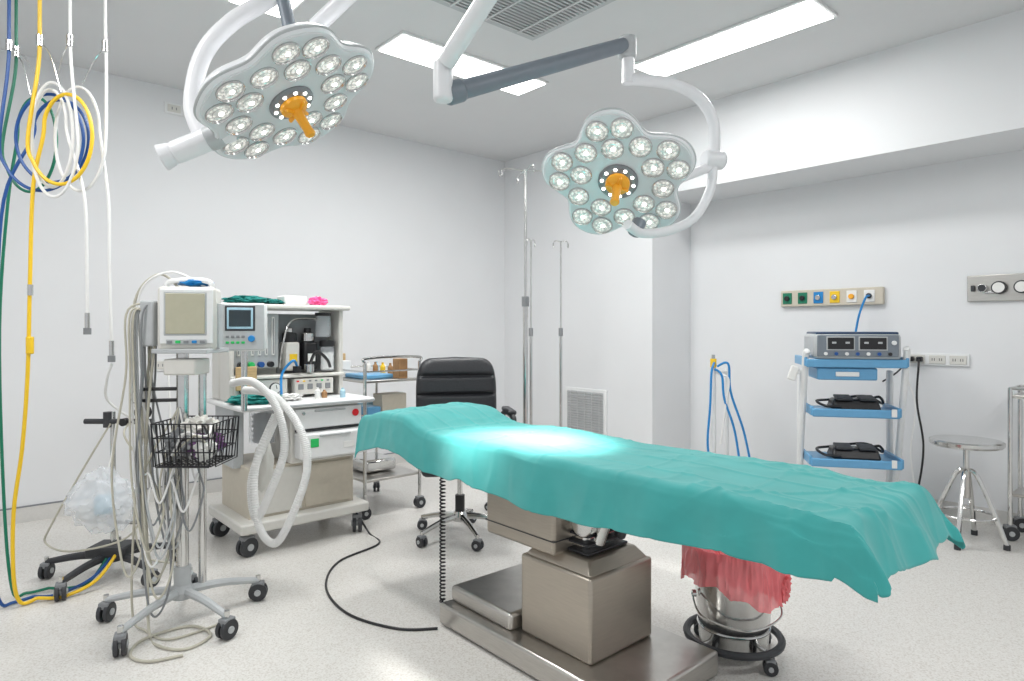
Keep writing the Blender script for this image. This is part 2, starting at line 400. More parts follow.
wtube('yoke_left',[(-1.15,2.42,2.01),(-1.20,2.44,2.14),(-1.17,2.46,2.33),(-1.075,2.49,2.47),(-.93,2.54,2.60),(-.92,2.56,2.68)],.032,LAMPW)
cyl(ARM,'yoke_pivot_left',(-1.25,2.40,1.945),(-1.04,2.42,2.04),.042,LAMPW,bevel=.008)
cyl(ARM,'yoke_end_cap_left',(-1.29,2.39,1.925),(-1.25,2.40,1.945),.050,LAMPW,r2=.040,bevel=.006)
cyl(ARM,'yoke_band_left',(-1.13,2.413,2.0),(-1.08,2.417,2.022),.046,LGREY,bevel=.004)
def spot(nm,c,tgt,e,size=28,blend=.6):
    l=bpy.data.lights.new(nm,'SPOT'); l.energy=e; l.spot_size=rad(size); l.spot_blend=blend; l.shadow_soft_size=.16; l.color=(1,.985,.95)
    o=bpy.data.objects.new(nm,l); sc.collection.objects.link(o)
    o.location=c; o.rotation_euler=(Vector(tgt)-Vector(c)).to_track_quat('-Z','Y').to_euler()
spot('surgical_light_beam',c1+n1*.24,(.16,2.62,.84),520,27,1.0)
spot('surgical_light_beam',c2+n2*.24,(.0,2.80,.84),560,23,1.0)

# ---------------- patient monitor cart ----------------
G=grp('patient_monitor_cart',(-1.47,2.9,0))
star(G,(0,0),.33,5,rad(-105),LGREY,.13,.095,.042,.036)
cyl(G,'pole',(0,0,.12),(0,0,1.22),.026,STEEL2)
cyl(G,'pole_rear',(.06,.06,.12),(.06,.06,1.1),.018,STEEL2)
cyl(G,'pole_collar',(0,0,.16),(0,0,.24),.036,LGREY)
box(G,'mount_plate',(.04,0,1.20),(.24,.22,.02),LGREY,.004)
mh=box(G,'monitor_body',(.035,0,1.34),(.235,.17,.28),OFFW,.018,rot=(0,0,.30))
for nm,c,s,m in (('monitor_bezel',(.0,-.088,.01),(.21,.008,.235),WHITE),('monitor_screen_frame',(-.005,-.092,.022),(.168,.005,.188),LGREY),('monitor_screen',(-.005,-.095,.022),(.155,.006,.175),SCRB),('monitor_keys',(.0,-.094,-.10),(.16,.006,.022),LGREY),('monitor_side_module',(.12,.0,-.03),(.012,.13,.2),LGREY)):
    o=box(G,nm,(0,0,0),s,m,.003); o.parent=mh; o.location=c
for i in range(5):
    o=box(G,'monitor_key_%d'%(i+1),(0,0,0),(.02,.008,.012),(GREY,GRN,GREY,CYAN,GREY)[i],.002); o.parent=mh; o.location=(-.065+.032*i,-.098,-.10)
tube(G,'monitor_handle',[(-.07,0,1.47),(-.06,0,1.505),(.04,0,1.515),(.12,0,1.505),(.13,0,1.47)],.012,WHITE)
blob(G,'folded_blue_cuff',(.04,.04,1.505),(.08,.06,.018),CYAN,.3,3,3)
box(G,'module_box',(-.12,.0,1.32),(.06,.15,.2),LGREY,.008)
box(G,'lower_module',(.03,-.02,1.13),(.14,.14,.07),OFFW,.008)
bx0,bx1,by0,by1,bz0,bz1=-.03,.23,-.2,.05,.72,.90
L=[]
for z in (bz1,bz1-.06,bz1-.12,bz0): 
    k=.02*(bz1-z)/.19
    L.append([(bx0+k,by0+k,z),(bx1-k,by0+k,z),(bx1-k,by1-k,z),(bx0+k,by1-k,z),(bx0+k,by0+k,z)])
for i in range(12):
    x=bx0+(bx1-bx0)*i/11
    L.append([(x,by0,bz1),(x,by0+.02,bz0),(x,by1-.02,bz0),(x,by1,bz1)])
for i in range(9):
    y=by0+(by1-by0)*i/8
    L.append([(bx0,y,bz1),(bx0+.02,y,bz0),(bx1-.02,y,bz0),(bx1,y,bz1)])
tubes(G,'wire_basket',L,.0030,BLACK,5)
blob(G,'basket_cloth',(.13,-.06,.79),(.07,.07,.05),PURP,.5,3,4,3)
blob(G,'basket_cable_bundle',(.03,-.08,.80),(.05,.07,.06),GREY,.5,4,4,5)
blob(G,'basket_wrapper',(.16,-.12,.78),(.04,.04,.04),PAPER,.5,4,4,9)
blob(G,'basket_cloth_white',(.09,-.03,.86),(.07,.06,.05),OFFW,.5,4,4,13)
for i in range(5):
    q=i*1.3; tube(G,'basket_lead_%d'%(i+1),[(.03+.01*i,-.15,.76),(.10+.03*math.sin(q),-.16,.84+.02*math.cos(q)),(.17,-.13,.80+.01*i),(.12+.03*math.cos(q),-.05,.88),(.02,-.10,.82)],.005,(HOSEW,CABLE,GREY,BLACK,HOSEW)[i])
box(G,'basket_clamp',(.03,.03,.86),(.07,.06,.06),BLACK,.008)
tubes(G,'side_bars',[[(-.16,-.04,.98),(.02,0,.98)],[(-.16,-.04,1.03),(.02,0,1.03)]],.008,BLACK,8)
for i in range(17):
    x0=-.17+.03*random.random()+.012*(i%6); y0=-.10+.16*random.random(); zb=.05+.5*random.random()
    xa=-.12+.16*random.random()-.10*(i%3==0)
    m=(CABLE,HOSEW,LGREY,CABLE,GREY,GREY)[i%6]
    tube(G,'lead_cable_%d'%(i+1),[(-.06,0,1.40-.05*(i%4)),(x0-.03,y0,1.38),(x0-.04,y0,1.1),(xa-.05,y0-.03,.7),(xa,y0-.06,zb+.12),(xa+.05,y0-.07,zb),(xa+.09,y0-.03,zb+.15),(xa+.06,y0,.65),(.0,-.03,.95)],.0045,m,8,ns=6)
tube(G,'floor_loop_cable',[(-.1,-.03,1.3),(-.13,-.06,.8),(-.10,-.1,.3),(-.06,-.16,.02),(.04,-.26,.007),(.16,-.28,.007),(.20,-.16,.007),(.07,-.08,.007),(-.06,-.2,.007),(-.04,-.33,.007),(.06,-.38,.007),(.17,-.33,.007)],.006,CABLE)
tube(G,'floor_loop_cable_b',[(-.12,.0,1.35),(-.17,-.02,.9),(-.19,-.05,.4),(-.17,-.09,.06),(-.1,-.12,.007),(.05,-.2,.007),(.2,-.05,.007)],.005,CABLE)
tube(G,'arched_cable',[(.0,.02,1.45),(-.1,.0,1.54),(-.2,-.02,1.42),(-.2,-.02,1.1),(-.15,-.03,.8),(-.1,-.02,.5)],.006,CABLE)
tube(G,'arched_cable_b',[(.1,.02,1.48),(-.05,.0,1.55),(-.17,-.03,1.46),(-.17,-.03,1.2),(-.12,-.05,.6)],.005,HOSEW)

# ---------------- gas stand with bag ----------------
S=grp('suction_regulator_stand',(-2.1,3.42,0))
star(S,(0,0),.32,5,rad(-100),DARK,.11,.085,.04,.04)
cyl(S,'pole',(0,0,.1),(0,0,.86),.013,STEEL2); cyl(S,'pole_b',(.16,.0,.2),(.16,0,.94),.012,STEEL2)
cyl(S,'crossbar',(-.14,-.01,.81),(.22,-.01,.81),.014,DARK)
cyl(S,'lower_crossbar',(-.02,0,.28),(.2,0,.28),.012,STEEL)
for i,(x,z) in enumerate(((.15,.94),(.17,.86))):
    cyl(S,'gauge_%d'%(i+1),(x,-.04,z),(x,-.0,z),.038,BLACK,bevel=.004); cyl(S,'gauge_face_%d'%(i+1),(x,-.043,z),(x,-.038,z),.030,PAPER if i==0 else GREY)
cyl(S,'clamp',(-.02,-.01,.78),(-.02,-.01,.86),.022,DARK); cyl(S,'valve_knob',(.08,-.05,.81),(.08,-.01,.81),.02,BLACK)
cyl(S,'flow_bottle',(.2,-.02,.55),(.2,-.02,.72),.03,GLASS)
def plasticbag(nm,c,s,seed):
    bm=bmesh.new(); bmesh.ops.create_icosphere(bm,subdivisions=5,radius=1)
    for v in bm.verts:
        d=v.co.normalized(); f=0
        for (fr,am) in ((1.6,.30),(3.3,.20),(6,.08)):
            f+=am*(1-2*abs(noise.noise(d*fr+Vector((seed,0,seed)))))
        k=.72+.5*f; taper=1-.45*max(0,d.z)
        v.co=Vector((d.x*s[0]*k*taper+c[0],d.y*s[1]*k*taper+c[1],d.z*s[2]*k+c[2]))
    o=mkobj(S,nm,bm,GLASS)
    for p in o.data.polygons: p.use_smooth=True
    return o
plasticbag('plastic_bag',(.03,-.12,.43),(.21,.12,.18),2.3)
plasticbag('plastic_bag_inner',(.02,-.12,.42),(.15,.08,.13),7.7)
cyl(S,'bag_content_cup',(.03,-.12,.36),(.03,-.12,.45),.045,LBLUE,bevel=.01)
blob(S,'bag_content_paper',(-.04,-.12,.37),(.06,.05,.04),PAPER,.4,2,4,9)
tube(S,'bag_tie',[(.03,-.1,.56),(.03,-.06,.64),(.03,-.02,.80)],.004,PAPER)
box(S,'foot_battery_tray',(.0,0,.14),(.2,.16,.05),DARK,.01)
tube(S,'thin_tube',[(.0,-.02,.8),(-.1,-.06,.6),(-.25,-.1,.3),(-.28,-.1,.2),(-.1,-.16,.18),(.15,-.12,.24),(.2,-.02,.4)],.005,CABLE)
tube(S,'thin_tube_b',[(.17,-.03,.86),(.24,-.06,.6),(.22,-.08,.3),(.3,-.1,.22),(.36,-.1,.4),(.33,-.05,.8),(.3,-.02,1.1)],.005,HOSEW)
tube(S,'thin_tube_c',[(.1,-.03,.8),(.12,-.1,.75),(.18,-.08,.6),(.13,-.04,.35),(.2,-.08,.14),(.35,-.1,.1)],.005,CABLE)

# ---------------- anaesthesia machine ----------------
A=grp('anaesthesia_machine',(-1.52,3.64,0),TH)
for x in (.05,.74):
    for y in (.04,.52): caster(A,(x,y,0),.055,.3 if x<.4 else 1.1,DARK,.028)
box(A,'base_frame',(.395,.28,.165),(.80,.60,.06),OFFW,.012)
box(A,'lower_cabinet',(.40,.31,.34),(.66,.48,.30),CREAM,.008)
box(A,'lower_door_left',(.235,.066,.34),(.30,.012,.26),OFFW,.005); box(A,'lower_door_right',(.555,.066,.34),(.30,.012,.26),CREAM,.005)
box(A,'left_column',(.06,.38,.65),(.06,.34,.36),LGREY,.006)
box(A,'drawer_carcass',(.52,.28,.66),(.44,.50,.34),OFFW,.008)
box(A,'drawer_upper',(.53,.005,.755),(.43,.03,.12),WHITE,.008); box(A,'drawer_lower',(.53,-.03,.60),(.43,.10,.15),WHITE,.01)
box(A,'drawer_pull_upper',(.53,-.014,.80),(.2,.012,.012),LGREY,.003); box(A,'drawer_pull_lower',(.53,-.084,.66),(.2,.012,.012),LGREY,.003)
box(A,'drawer_gap',(.53,.012,.685),(.42,.02,.012),DARK,.002)
cyl(A,'drawer_lock',(.36,-.012,.79),(.36,-.018,.79),.010,STEEL2)
cyl(A,'round_sticker',(.70,-.012,.77),(.70,-.016,.77),.022,RED)
box(A,'green_tag',(.40,-.082,.62),(.05,.004,.05),GRN,.001)
box(A,'paper_label',(.62,-.082,.59),(.07,.003,.035),PAPER,.001)
box(A,'worktop',(.40,.26,.845),(.84,.62,.03),WHITE,.012)
box(A,'worktop_edge',(.40,-.052,.845),(.82,.01,.014),LGREY,.003)
box(A,'upper_back',(.38,.48,1.12),(.74,.14,.52),OFFW,.01)
box(A,'side_panel_left',(.03,.40,1.14),(.03,.32,.56),OFFW,.008)
box(A,'side_panel_right',(.73,.40,1.14),(.03,.32,.56),OFFW,.008)
box(A,'top_shelf',(.38,.38,1.43),(.78,.40,.03),OFFW,.01)
box(A,'mid_shelf',(.38,.34,1.0),(.72,.26,.02),OFFW,.005)
box(A,'flowmeter_panel',(.20,.36,1.22),(.28,.1,.34),LGREY,.008)
for i in range(6):
    x=.09+.042*i; box(A,'flow_tube_%d'%(i+1),(x,.305,1.25),(.018,.012,.24),PAPER,.003); box(A,'flow_scale_%d'%(i+1),(x,.298,1.25),(.005,.003,.22),GREY,.0)
for i in range(4): cyl(A,'flow_knob_%d'%(i+1),(.10+.06*i,.27,1.075),(.10+.06*i,.31,1.075),.018,(BLACK,GRN,BLUE,BLACK)[i],bevel=.003)
box(A,'gauge_panel',(.20,.25,.93),(.32,.06,.11),OFFW,.006)
for i in range(3): cyl(A,'gauge_rim_%d'%(i+1),(.10+.09*i,.21,.93),(.10+.09*i,.225,.93),.036,DARK,bevel=.003); cyl(A,'gauge_dial_%d'%(i+1),(.10+.09*i,.207,.93),(.10+.09*i,.212,.93),.030,PAPER); box(A,'gauge_needle_%d'%(i+1),(.105+.09*i,.206,.938),(.004,.002,.024),BLACK,0,rot=(0,.6-.4*i,0))
box(A,'alarm_panel',(.53,.24,.93),(.26,.06,.10),OFFW,.006)
for i in range(4): box(A,'socket_%d'%(i+1),(.44+.06*i,.207,.93),(.035,.006,.035),GREY,.003)
for i in range(6): box(A,'alarm_key_%d'%(i+1),(.42+.04*i,.207,.965),(.016,.005,.010),(RED,YELL,GREY,GREY,GRN,GREY)[i],.002)
for i,(x,m) in enumerate(((.42,OFFW),(.54,BLACK))):
    box(A,'vaporizer_body_%d'%(i+1),(x,.34,1.12),(.09,.12,.18),m,.012)
    cyl(A,'vaporizer_dial_%d'%(i+1),(x,.34,1.21),(x,.34,1.27),.045,(BLACK,STEEL2)[i],bevel=.006)
    cyl(A,'vaporizer_hub_%d'%(i+1),(x,.34,1.27),(x,.34,1.30),.022,(STEEL2,BLACK)[i],bevel=.004)
    box(A,'vaporizer_label_%d'%(i+1),(x,.276,1.11),(.05,.004,.05),(YELL,PAPER)[i],.001)
cyl(A,'vent_bellows_chamber',(.63,.30,1.24),(.63,.30,1.38),.05,GLASS,bevel=.005); cyl(A,'vent_bellows_lid',(.63,.30,1.38),(.63,.30,1.40),.052,BLACK)
box(A,'dark_cavity',(.53,.40,1.2),(.34,.03,.38),GREY,.003)
cyl(A,'absorber_canister',(.65,.28,1.02),(.65,.28,1.18),.045,GLASS,bevel=.005); cyl(A,'absorber_cap',(.65,.28,1.18),(.65,.28,1.22),.05,BLACK,bevel=.005)
cyl(A,'soda_lime',(.65,.28,1.03),(.65,.28,1.14),.040,PAPER)
cyl(A,'breathing_valve',(.5,.22,1.02),(.5,.22,1.07),.03,STEEL2); cyl(A,'breathing_valve_b',(.42,.22,1.02),(.42,.22,1.06),.026,BLACK)
tube(A,'small_hose',[(.50,.22,1.06),(.52,.16,1.15),(.60,.18,1.10),(.64,.22,1.05)],.010,BLACK)
tube(A,'small_hose_b',[(.42,.22,1.06),(.36,.14,1.10),(.30,.16,1.02),(.28,.12,.90)],.008,CYAN)
tube(A,'steel_gas_pipe',[(.34,.30,1.05),(.35,.27,1.20),(.40,.27,1.34),(.55,.28,1.36),(.62,.30,1.35)],.006,STEEL2)
blob(A,'green_towel',(.16,.36,1.470),(.13,.12,.028),TEALD,.3,3,4)
blob(A,'green_towel_fold',(.30,.36,1.465),(.08,.10,.018),TEALD,.3,3,4,4)
box(A,'paper_roll_box',(.44,.35,1.475),(.15,.14,.06),PAPER,.01)
blob(A,'pink_wrapper',(.58,.27,1.47),(.06,.04,.03),PINK,.4,3,4,5)
blob(A,'worktop_cloth',(.12,.12,.885),(.14,.12,.03),TEALD,.4,3,4,2)
blob(A,'worktop_wrap',(.33,.12,.88),(.07,.06,.02),PAPER,.4,3,4,2)
for i,(x,y,h,m) in enumerate(((.50,.10,.07,PAPER),(.56,.13,.05,BROWN),(.66,.08,.06,LBLUE))): lathe(A,'vial_%d'%(i+1),(x,y,.86),[(0,0),(.017,0),(.017,h*.7),(.008,h*.85),(.008,h),(0,h)],m,16)
box(A,'wood_tray',(.10,.20,1.0),(.12,.02,.14),WOOD,.004)
cyl(A,'bellows_housing',(.18,.16,.62),(.18,.16,.82),.075,GLASS)
for i in range(6): lathe(A,'bellows_%d'%i,(.18,.16,.62+.028*i),[(.045,0),(.062,.014),(.045,.028)],BLACK,20)
V=grp('ventilator_monitor',(-1.415,3.42,1.305),.32)
box(V,'body',(0,0,0),(.235,.11,.25),WHITE,.016); box(V,'bezel',(0,-.058,0),(.215,.008,.235),LGREY,.006)
box(V,'screen_frame',(-.01,-.062,.045),(.145,.006,.13),DARK,.004)
box(V,'screen',(-.01,-.066,.045),(.125,.006,.11),LBLUE,.003); box(V,'screen_plot',(-.01,-.070,.045),(.105,.002,.085),SCRD,0)
cyl(V,'rotary_dial',(.045,-.075,-.06),(.045,-.06,-.06),.017,CYAN,bevel=.003)
for i in range(4):
    for j in range(2): box(V,'key',(-.07+.025*i,-.065,-.05-.03*j),(.016,.005,.012),(GREY,GRN)[j],.002)
cyl(V,'arm_post',(.0,.08,-.45),(.0,.08,.0),.016,STEEL2); box(V,'arm_bracket',(0,.07,0),(.06,.06,.06),GREY,.006)
Bh=grp('breathing_circuit_hose')
def corr(nm,pts,r=.021):
    P=cr(pts,44); bm=bmesh.new(); sweep(bm,P,lambda i,N:r*(1.0 if i%2 else .88),False,10); o=mkobj(Bh,nm,bm,HOSEW)
corr('corrugated_hose',[(-1.42,3.3,1.02),(-1.28,3.22,1.03),(-1.165,3.2,.92),(-1.12,3.2,.71),(-1.20,3.2,.47),(-1.27,3.22,.36),(-1.30,3.25,.55),(-1.22,3.28,.78),(-1.17,3.3,.9)])
corr('corrugated_hose_b',[(-1.38,3.35,.98),(-1.20,3.27,.96),(-1.05,3.22,.80),(-1.01,3.2,.60),(-1.09,3.2,.36),(-1.17,3.2,.24),(-1.25,3.2,.34),(-1.28,3.24,.6),(-1.20,3.3,.86)])
blob(Bh,'reservoir_bag',(-1.27,3.32,.60),(.05,.04,.13),OFFW,.15,2,4)

# ---------------- ceiling gas hoses ----------------
def hose(name,m,x,y,cx,cz,rx,rz,turns,tail,r=.007,end=None):
    g=grp(name)
    side=-1 if x<cx else 1
    pts=[(x,y,H),(x,y,2.75),(x+side*.005,y,2.52)]
    n=int(turns*12)
    for i in range(n+1):
        th=2*math.pi*i/12
        tn=i/12; k=1-.13*tn
        pts.append((cx-side*.03*tn+side*rx*k*math.cos(th),y-.02+.03*tn,cz+.015*tn-rz*k*math.sin(th)))
    pts+=tail
    tube(g,'hose',pts,r,m,6,ns=8)
    cyl(g,'ceiling_ferrule',(x,y,H-.12),(x,y,H),.018,STEEL2); cyl(g,'hook_clip',(x,y,2.60),(x,y,2.65),.015,STEEL2)
    tube(g,'strap',[(x,y,2.62),(x+(cx-x)*.5,y,2.56),(cx,y,cz+rz)],.003,STEEL2)
    if end:
        cyl(g,'end_coupling',end,(end[0],end[1],end[2]-.07),.011,STEEL2); cyl(g,'end_plug',(end[0],end[1],end[2]-.07),(end[0],end[1],end[2]-.10),.016,GREY)
    return g
hose('gas_hose_blue',BLUE,-2.36,3.05,-2.20,2.17,.19,.24,2,[(-2.385,3.05,1.9),(-2.42,3.05,1.3),(-2.40,3.0,.6),(-2.38,2.98,.2),(-2.36,3.0,.03),(-2.34,3.05,.012),(-2.28,3.10,.02)],.0075)
hose('gas_hose_green',GREEN,-2.38,3.12,-2.31,2.18,.12,.24,1,[(-2.42,3.12,1.9),(-2.46,3.12,1.3),(-2.44,3.12,.5),(-2.40,3.12,.05),(-2.36,3.16,.012),(-2.28,3.2,.02)])
gy=hose('gas_hose_yellow',YELL,-2.18,3.0,-2.08,2.17,.14,.22,1,[(-2.21,3.0,1.95),(-2.225,3.0,1.5),(-2.235,3.0,1.1),(-2.26,3.0,.75),(-2.30,3.0,.45),(-2.30,3.0,.15),(-2.29,3.03,.02),(-2.25,3.08,.02)],.0085)
hose('gas_hose_white',HOSEW,-2.04,3.0,-2.10,2.17,.11,.28,2,[(-1.975,3.0,1.92),(-1.962,3.0,1.6),(-1.96,3.0,1.37)],.007,end=(-1.96,3.0,1.37))
hose('gas_hose_white',HOSEW,-1.915,3.06,-2.02,2.19,.12,.26,1,[(-1.90,3.06,1.9),(-1.895,3.06,1.55),(-1.885,3.06,1.24)],.007,end=(-1.885,3.06,1.24))
cyl(gy,'inline_coupling',(-2.225-gy.location.x,3.0,1.18),(-2.225,3.0,1.26),.016,YELL,bevel=.004)
cyl(gy,'inline_sleeve',(-2.223,3.0,1.45),(-2.223,3.0,1.50),.012,STEEL2)
g=grp('floor_gas_hose_bundle')
tube(g,'blue',[(-2.28,3.10,.02),(-2.2,3.14,.012),(-2.10,3.25,.05),(-2.06,3.38,.14)],.0075,BLUE)
tube(g,'green',[(-2.28,3.2,.02),(-2.2,3.22,.012),(-2.12,3.27,.03),(-2.08,3.38,.15)],.007,GREEN)
tube(g,'yellow',[(-2.25,3.08,.02),(-2.15,3.12,.012),(-2.06,3.22,.05),(-2.04,3.36,.14)],.0085,YELL)
g=grp('oxygen_supply_tube'); tube(g,'tube',[(-1.885,3.06,1.13),(-1.92,3.08,1.05),(-1.96,3.15,.95),(-1.90,3.25,.84),(-1.97,3.35,.80)],.006,HOSEW)

# ---------------- supply trolley ----------------
U=grp('steel_supply_trolley',(-1.04,4.80,0),TD)
hx,hy=.31,.22
for sx in (-1,1):
    for sy in (-1,1):
        cyl(U,'post',(sx*hx,sy*hy,.1),(sx*hx,sy*hy,1.06 if sx>0 else 1.0),.012,STEEL2); caster(U,(sx*hx,sy*hy,0),.04,.5+sx)
for z in (.25,.62,.93):
    box(U,'shelf',(0,0,z),(2*hx,2*hy,.018),STEEL,.004)
tubes(U,'rails',[[(-hx,-hy,z),(hx,-hy,z),(hx,hy,z),(-hx,hy,z),(-hx,-hy,z)] for z in (1.0,.70)],.006,STEEL2,8)
tube(U,'push_handle',[(hx,-hy,1.06),(hx,-hy,1.09),(hx,0,1.10),(hx,hy,1.09),(hx,hy,1.06)],.01,STEEL2)
box(U,'blue_tray',(.06,-.05,.955),(.28,.24,.03),BSHELF,.008)
for i in range(7):
    x=-.26+.055*i; y=.12+.04*(i%2); m=(PAPER,LBLUE,BROWN,PAPER,YELL,PAPER,BROWN)[i]
    lathe(U,'bottle_%d'%(i+1),(x,y,.94),[(0,0),(.02,0),(.02,.07),(.009,.085),(.009,.1),(0,.1)],m,16)
for i,(x,y,s,m) in enumerate(((-.2,-.08,(.14,.14,.16),WOOD),(.0,.0,(.16,.2,.13),LBLUE),(.18,.05,(.13,.2,.2),CREAM),(.2,-.12,(.12,.1,.12),BSHELF))):
    box(U,'supply_box_%d'%(i+1),(x,y,.63+s[2]/2),s,m,.004)
box(U,'lower_basin',(0,0,.31),(.3,.25,.09),STEEL2,.02)
for i,(x,y,h,m) in enumerate(((-.24,-.14,.17,WOOD),(-.12,-.16,.12,PAPER),(.24,.10,.14,BROWN))): box(U,'carton_%d'%(i+1),(x,y,.94+h/2),(.09,.07,h),m,.003)

# ---------------- office chair ----------------
C=grp('office_chair',(-.325,4.06,0),.18)
star(C,(0,0),.29,5,rad(-75),STEEL2,.13,.08,.032,.036)
cyl(C,'gas_lift_cover',(0,0,.13),(0,0,.26),.03,BLACK); cyl(C,'gas_lift',(0,0,.25),(0,0,.42),.016,STEEL2)
box(C,'tilt_mechanism',(0,0,.42),(.2,.2,.05),BLACK,.01)
def pad(nm,c,s,rot,seams,rnd):
    bm=bmesh.new(); nu,nv=64,64; rows=[]
    for i in range(nv+1):
        t=-1+2*i/nv; row=[]
        for k in range(nu):
            a=2*math.pi*k/nu; p=.28
            cx_=math.copysign(abs(math.cos(a))**p,math.cos(a)); sy_=math.copysign(abs(math.sin(a))**.6,math.sin(a))
            e=(1-abs(t)**8)**.5 if abs(t)<1 else 0
            q=1
            for sv in seams: q-=.35*math.exp(-((t-sv)/.035)**2)
            row.append(bm.verts.new((cx_*s[0]/2*(.86+.14*(1-abs(t)**3))*(e**.35 if e>0 else .0),sy_*s[1]/2*e*q,t*s[2]/2)))
        rows.append(row)
    for A_,B_ in zip(rows[:-1],rows[1:]):
        for k in range(nu): bm.faces.new((A_[k],A_[(k+1)%nu],B_[(k+1)%nu],B_[k]))
    bmesh.ops.remove_doubles(bm,verts=bm.verts,dist=1e-5)
    o=mkobj(C,nm,bm,LEATH); o.location=c; o.rotation_euler=rot
    for p_ in o.data.polygons: p_.use_smooth=True
pad('backrest',(0,.235,.83),(.53,.13,.56),(-.08,0,0),(-.45,.12,.55),.05)
so_=box(C,'seat',(0,-.03,.48),(.50,.48,.10),LEATH,.035); so_.modifiers['bevel'].segments=5
box(C,'backrest_shell',(0,.285,.80),(.44,.03,.44),BLACK,.015,rot=(-.08,0,0))
for k in (-1,1):
    tube(C,'armrest_frame_%s'%('l' if k<0 else 'r'),[(k*.24,.2,.66),(k*.29,.2,.70),(k*.305,.12,.755),(k*.31,-.08,.76),(k*.31,-.17,.73),(k*.29,-.16,.60),(k*.22,-.05,.46)],.018,BLACK)
    box(C,'armrest_pad',(k*.31,.0,.778),(.055,.26,.03),LEATH,.012)

# ---------------- IV poles ----------------
def ivpole(x,y,h,r=.012,th=True,a=.3):
    g=grp('iv_pole',(x,y,0),a)
    star(g,(0,0),.26,5,.2,STEEL2,.1,.075,.028,.026)
    cyl(g,'lower_tube',(0,0,.1),(0,0,h*.62),r*1.35,STEEL2); cyl(g,'upper_tube',(0,0,h*.6),(0,0,h),r*.8,STEEL2); cyl(g,'height_lock',(0,0,h*.6),(0,0,h*.6+.07),r*1.9,GREY)
    for k in range(4 if th else 2):
        q=k*math.pi/(2 if th else 1); c,s=math.cos(q),math.sin(q); w=.17 if th else .06
        tube(g,'hook_%d'%(k+1),[(0,0,h-.01),(c*w*.6,s*w*.6,h),(c*w,s*w,h-.01),(c*w*1.02,s*w*1.02,h-.05),(c*w*1.12,s*w*1.12,h-.055),(c*w*1.16,s*w*1.16,h-.02)],.004,STEEL2)
ivpole(.095,4.6,2.42,.014); ivpole(.16,5.5,2.05,.010,False,1); ivpole(.42,5.6,2.05,.010,False,.2)

# ---------------- wall things ----------------
def wallgrp(name,A,B,z,wall):
    p=RW(A,B,z); return grp(name,p,TH if wall=='L' else TD)
g=wallgrp('air_return_grille',AR,4.22,.42,'R')
GR=mat('grille_grey',(.56,.57,.58),.5)
box(g,'frame',(0,-.012,0),(.52,.024,.60),WHITE,.004); box(g,'recess',(0,-.026,0),(.46,.004,.54),LGREY,.001)
for i in range(22): box(g,'slat_%d'%i,(0,-.032,-.25+.024*i),(.46,.003,.016),GR,.0,rot=(.6,0,0))
for i in range(5): box(g,'mullion_%d'%i,(-.184+.092*i,-.034,0),(.005,.006,.54),GR,0)
def Bof(px,py): return -.66*px+.751*py
b1=Bof(1.66+.66*.891,6.06-.751*.891); b2=Bof(1.66+.66*1.666,6.06-.751*1.666)
g=wallgrp('medical_gas_outlet_rail',AW,(b1+b2)/2,1.54,'R')
box(g,'rail_body',(0,-.02,0),(abs(b1-b2),.04,.13),CREAM,.006)
for i,m in enumerate((GREEN,GREEN,CYAN,YELL,PAPER,PAPER)):
    x=-.33+.125*i
    box(g,'outlet_plate_%d'%(i+1),(x,-.043,0),(.075,.008,.09),m,.004)
    cyl(g,'outlet_port_%d'%(i+1),(x,-.046,0),(x,-.062,0),.020,(BLACK,BLACK,STEEL2,STEEL2,ORANGE,DARK)[i],bevel=.003)
tube(g,'blue_drop_hose',[(.30,-.06,0),(.30,-.13,-.02),(.27,-.17,-.15),(.24,-.2,-.35),(.2,-.25,-.42)],.008,CYAN)
b3=Bof(1.66+.66*1.817,6.06-.751*1.817); b4=Bof(1.66+.66*2.195,6.06-.751*2.195)
g=wallgrp('wall_socket_strip',AW,(b3+b4)/2,1.08,'R')
box(g,'strip',(0,-.008,0),(abs(b3-b4),.016,.085),WHITE,.003)
for i in range(3):
    box(g,'socket_%d'%(i+1),(-.125+.125*i,-.019,0),(.10,.006,.06),OFFW,.003)
    for k in (-1,1):
        for j in (-1,1): box(g,'slot',(-.125+.125*i+k*.022+j*.007,-.023,0),(.003,.002,.018),BLACK,0)
box(g,'plug_a',(-.10,-.045,0),(.035,.04,.035),BLACK,.006); box(g,'plug_b',(-.155,-.045,0),(.035,.04,.035),BLACK,.006)
tube(g,'black_cord',[(-.10,-.06,0),(-.09,-.1,-.05),(-.10,-.10,-.3),(-.06,-.10,-.6),(-.09,-.11,-.9),(-.14,-.14,-1.06),(-.3,-.2,-1.07)],.007,BLACK)
tube(g,'black_cord_b',[(-.155,-.06,0),(-.17,-.1,-.03),(-.22,-.14,-.1),(-.28,-.22,-.16)],.006,BLACK)
bp=Bof(1.66+.66*2.195,6.06-.751*2.195)
g=wallgrp('suction_gauge_panel',AW,bp-.27,1.565,'R')
box(g,'plate',(0,-.012,0),(.56,.024,.175),STEEL,.004)
for x,r in ((-.19,.028),(-.10,.042),(.02,.042),(.12,.03),(.21,.03)):
    cyl(g,'gauge_rim',(x,-.024,0),(x,-.06,0),r,DARK if r>.04 else STEEL2,bevel=.004); cyl(g,'gauge_face',(x,-.058,0),(x,-.0625,0),r*.8,PAPER if r>.04 else DARK)
box(g,'switch',(-.245,-.035,.0),(.02,.03,.04),DARK,.003)
for x in (-.145,.07): box(g,'link',(x,-.04,-.03),(.06,.02,.015),STEEL2,.003)
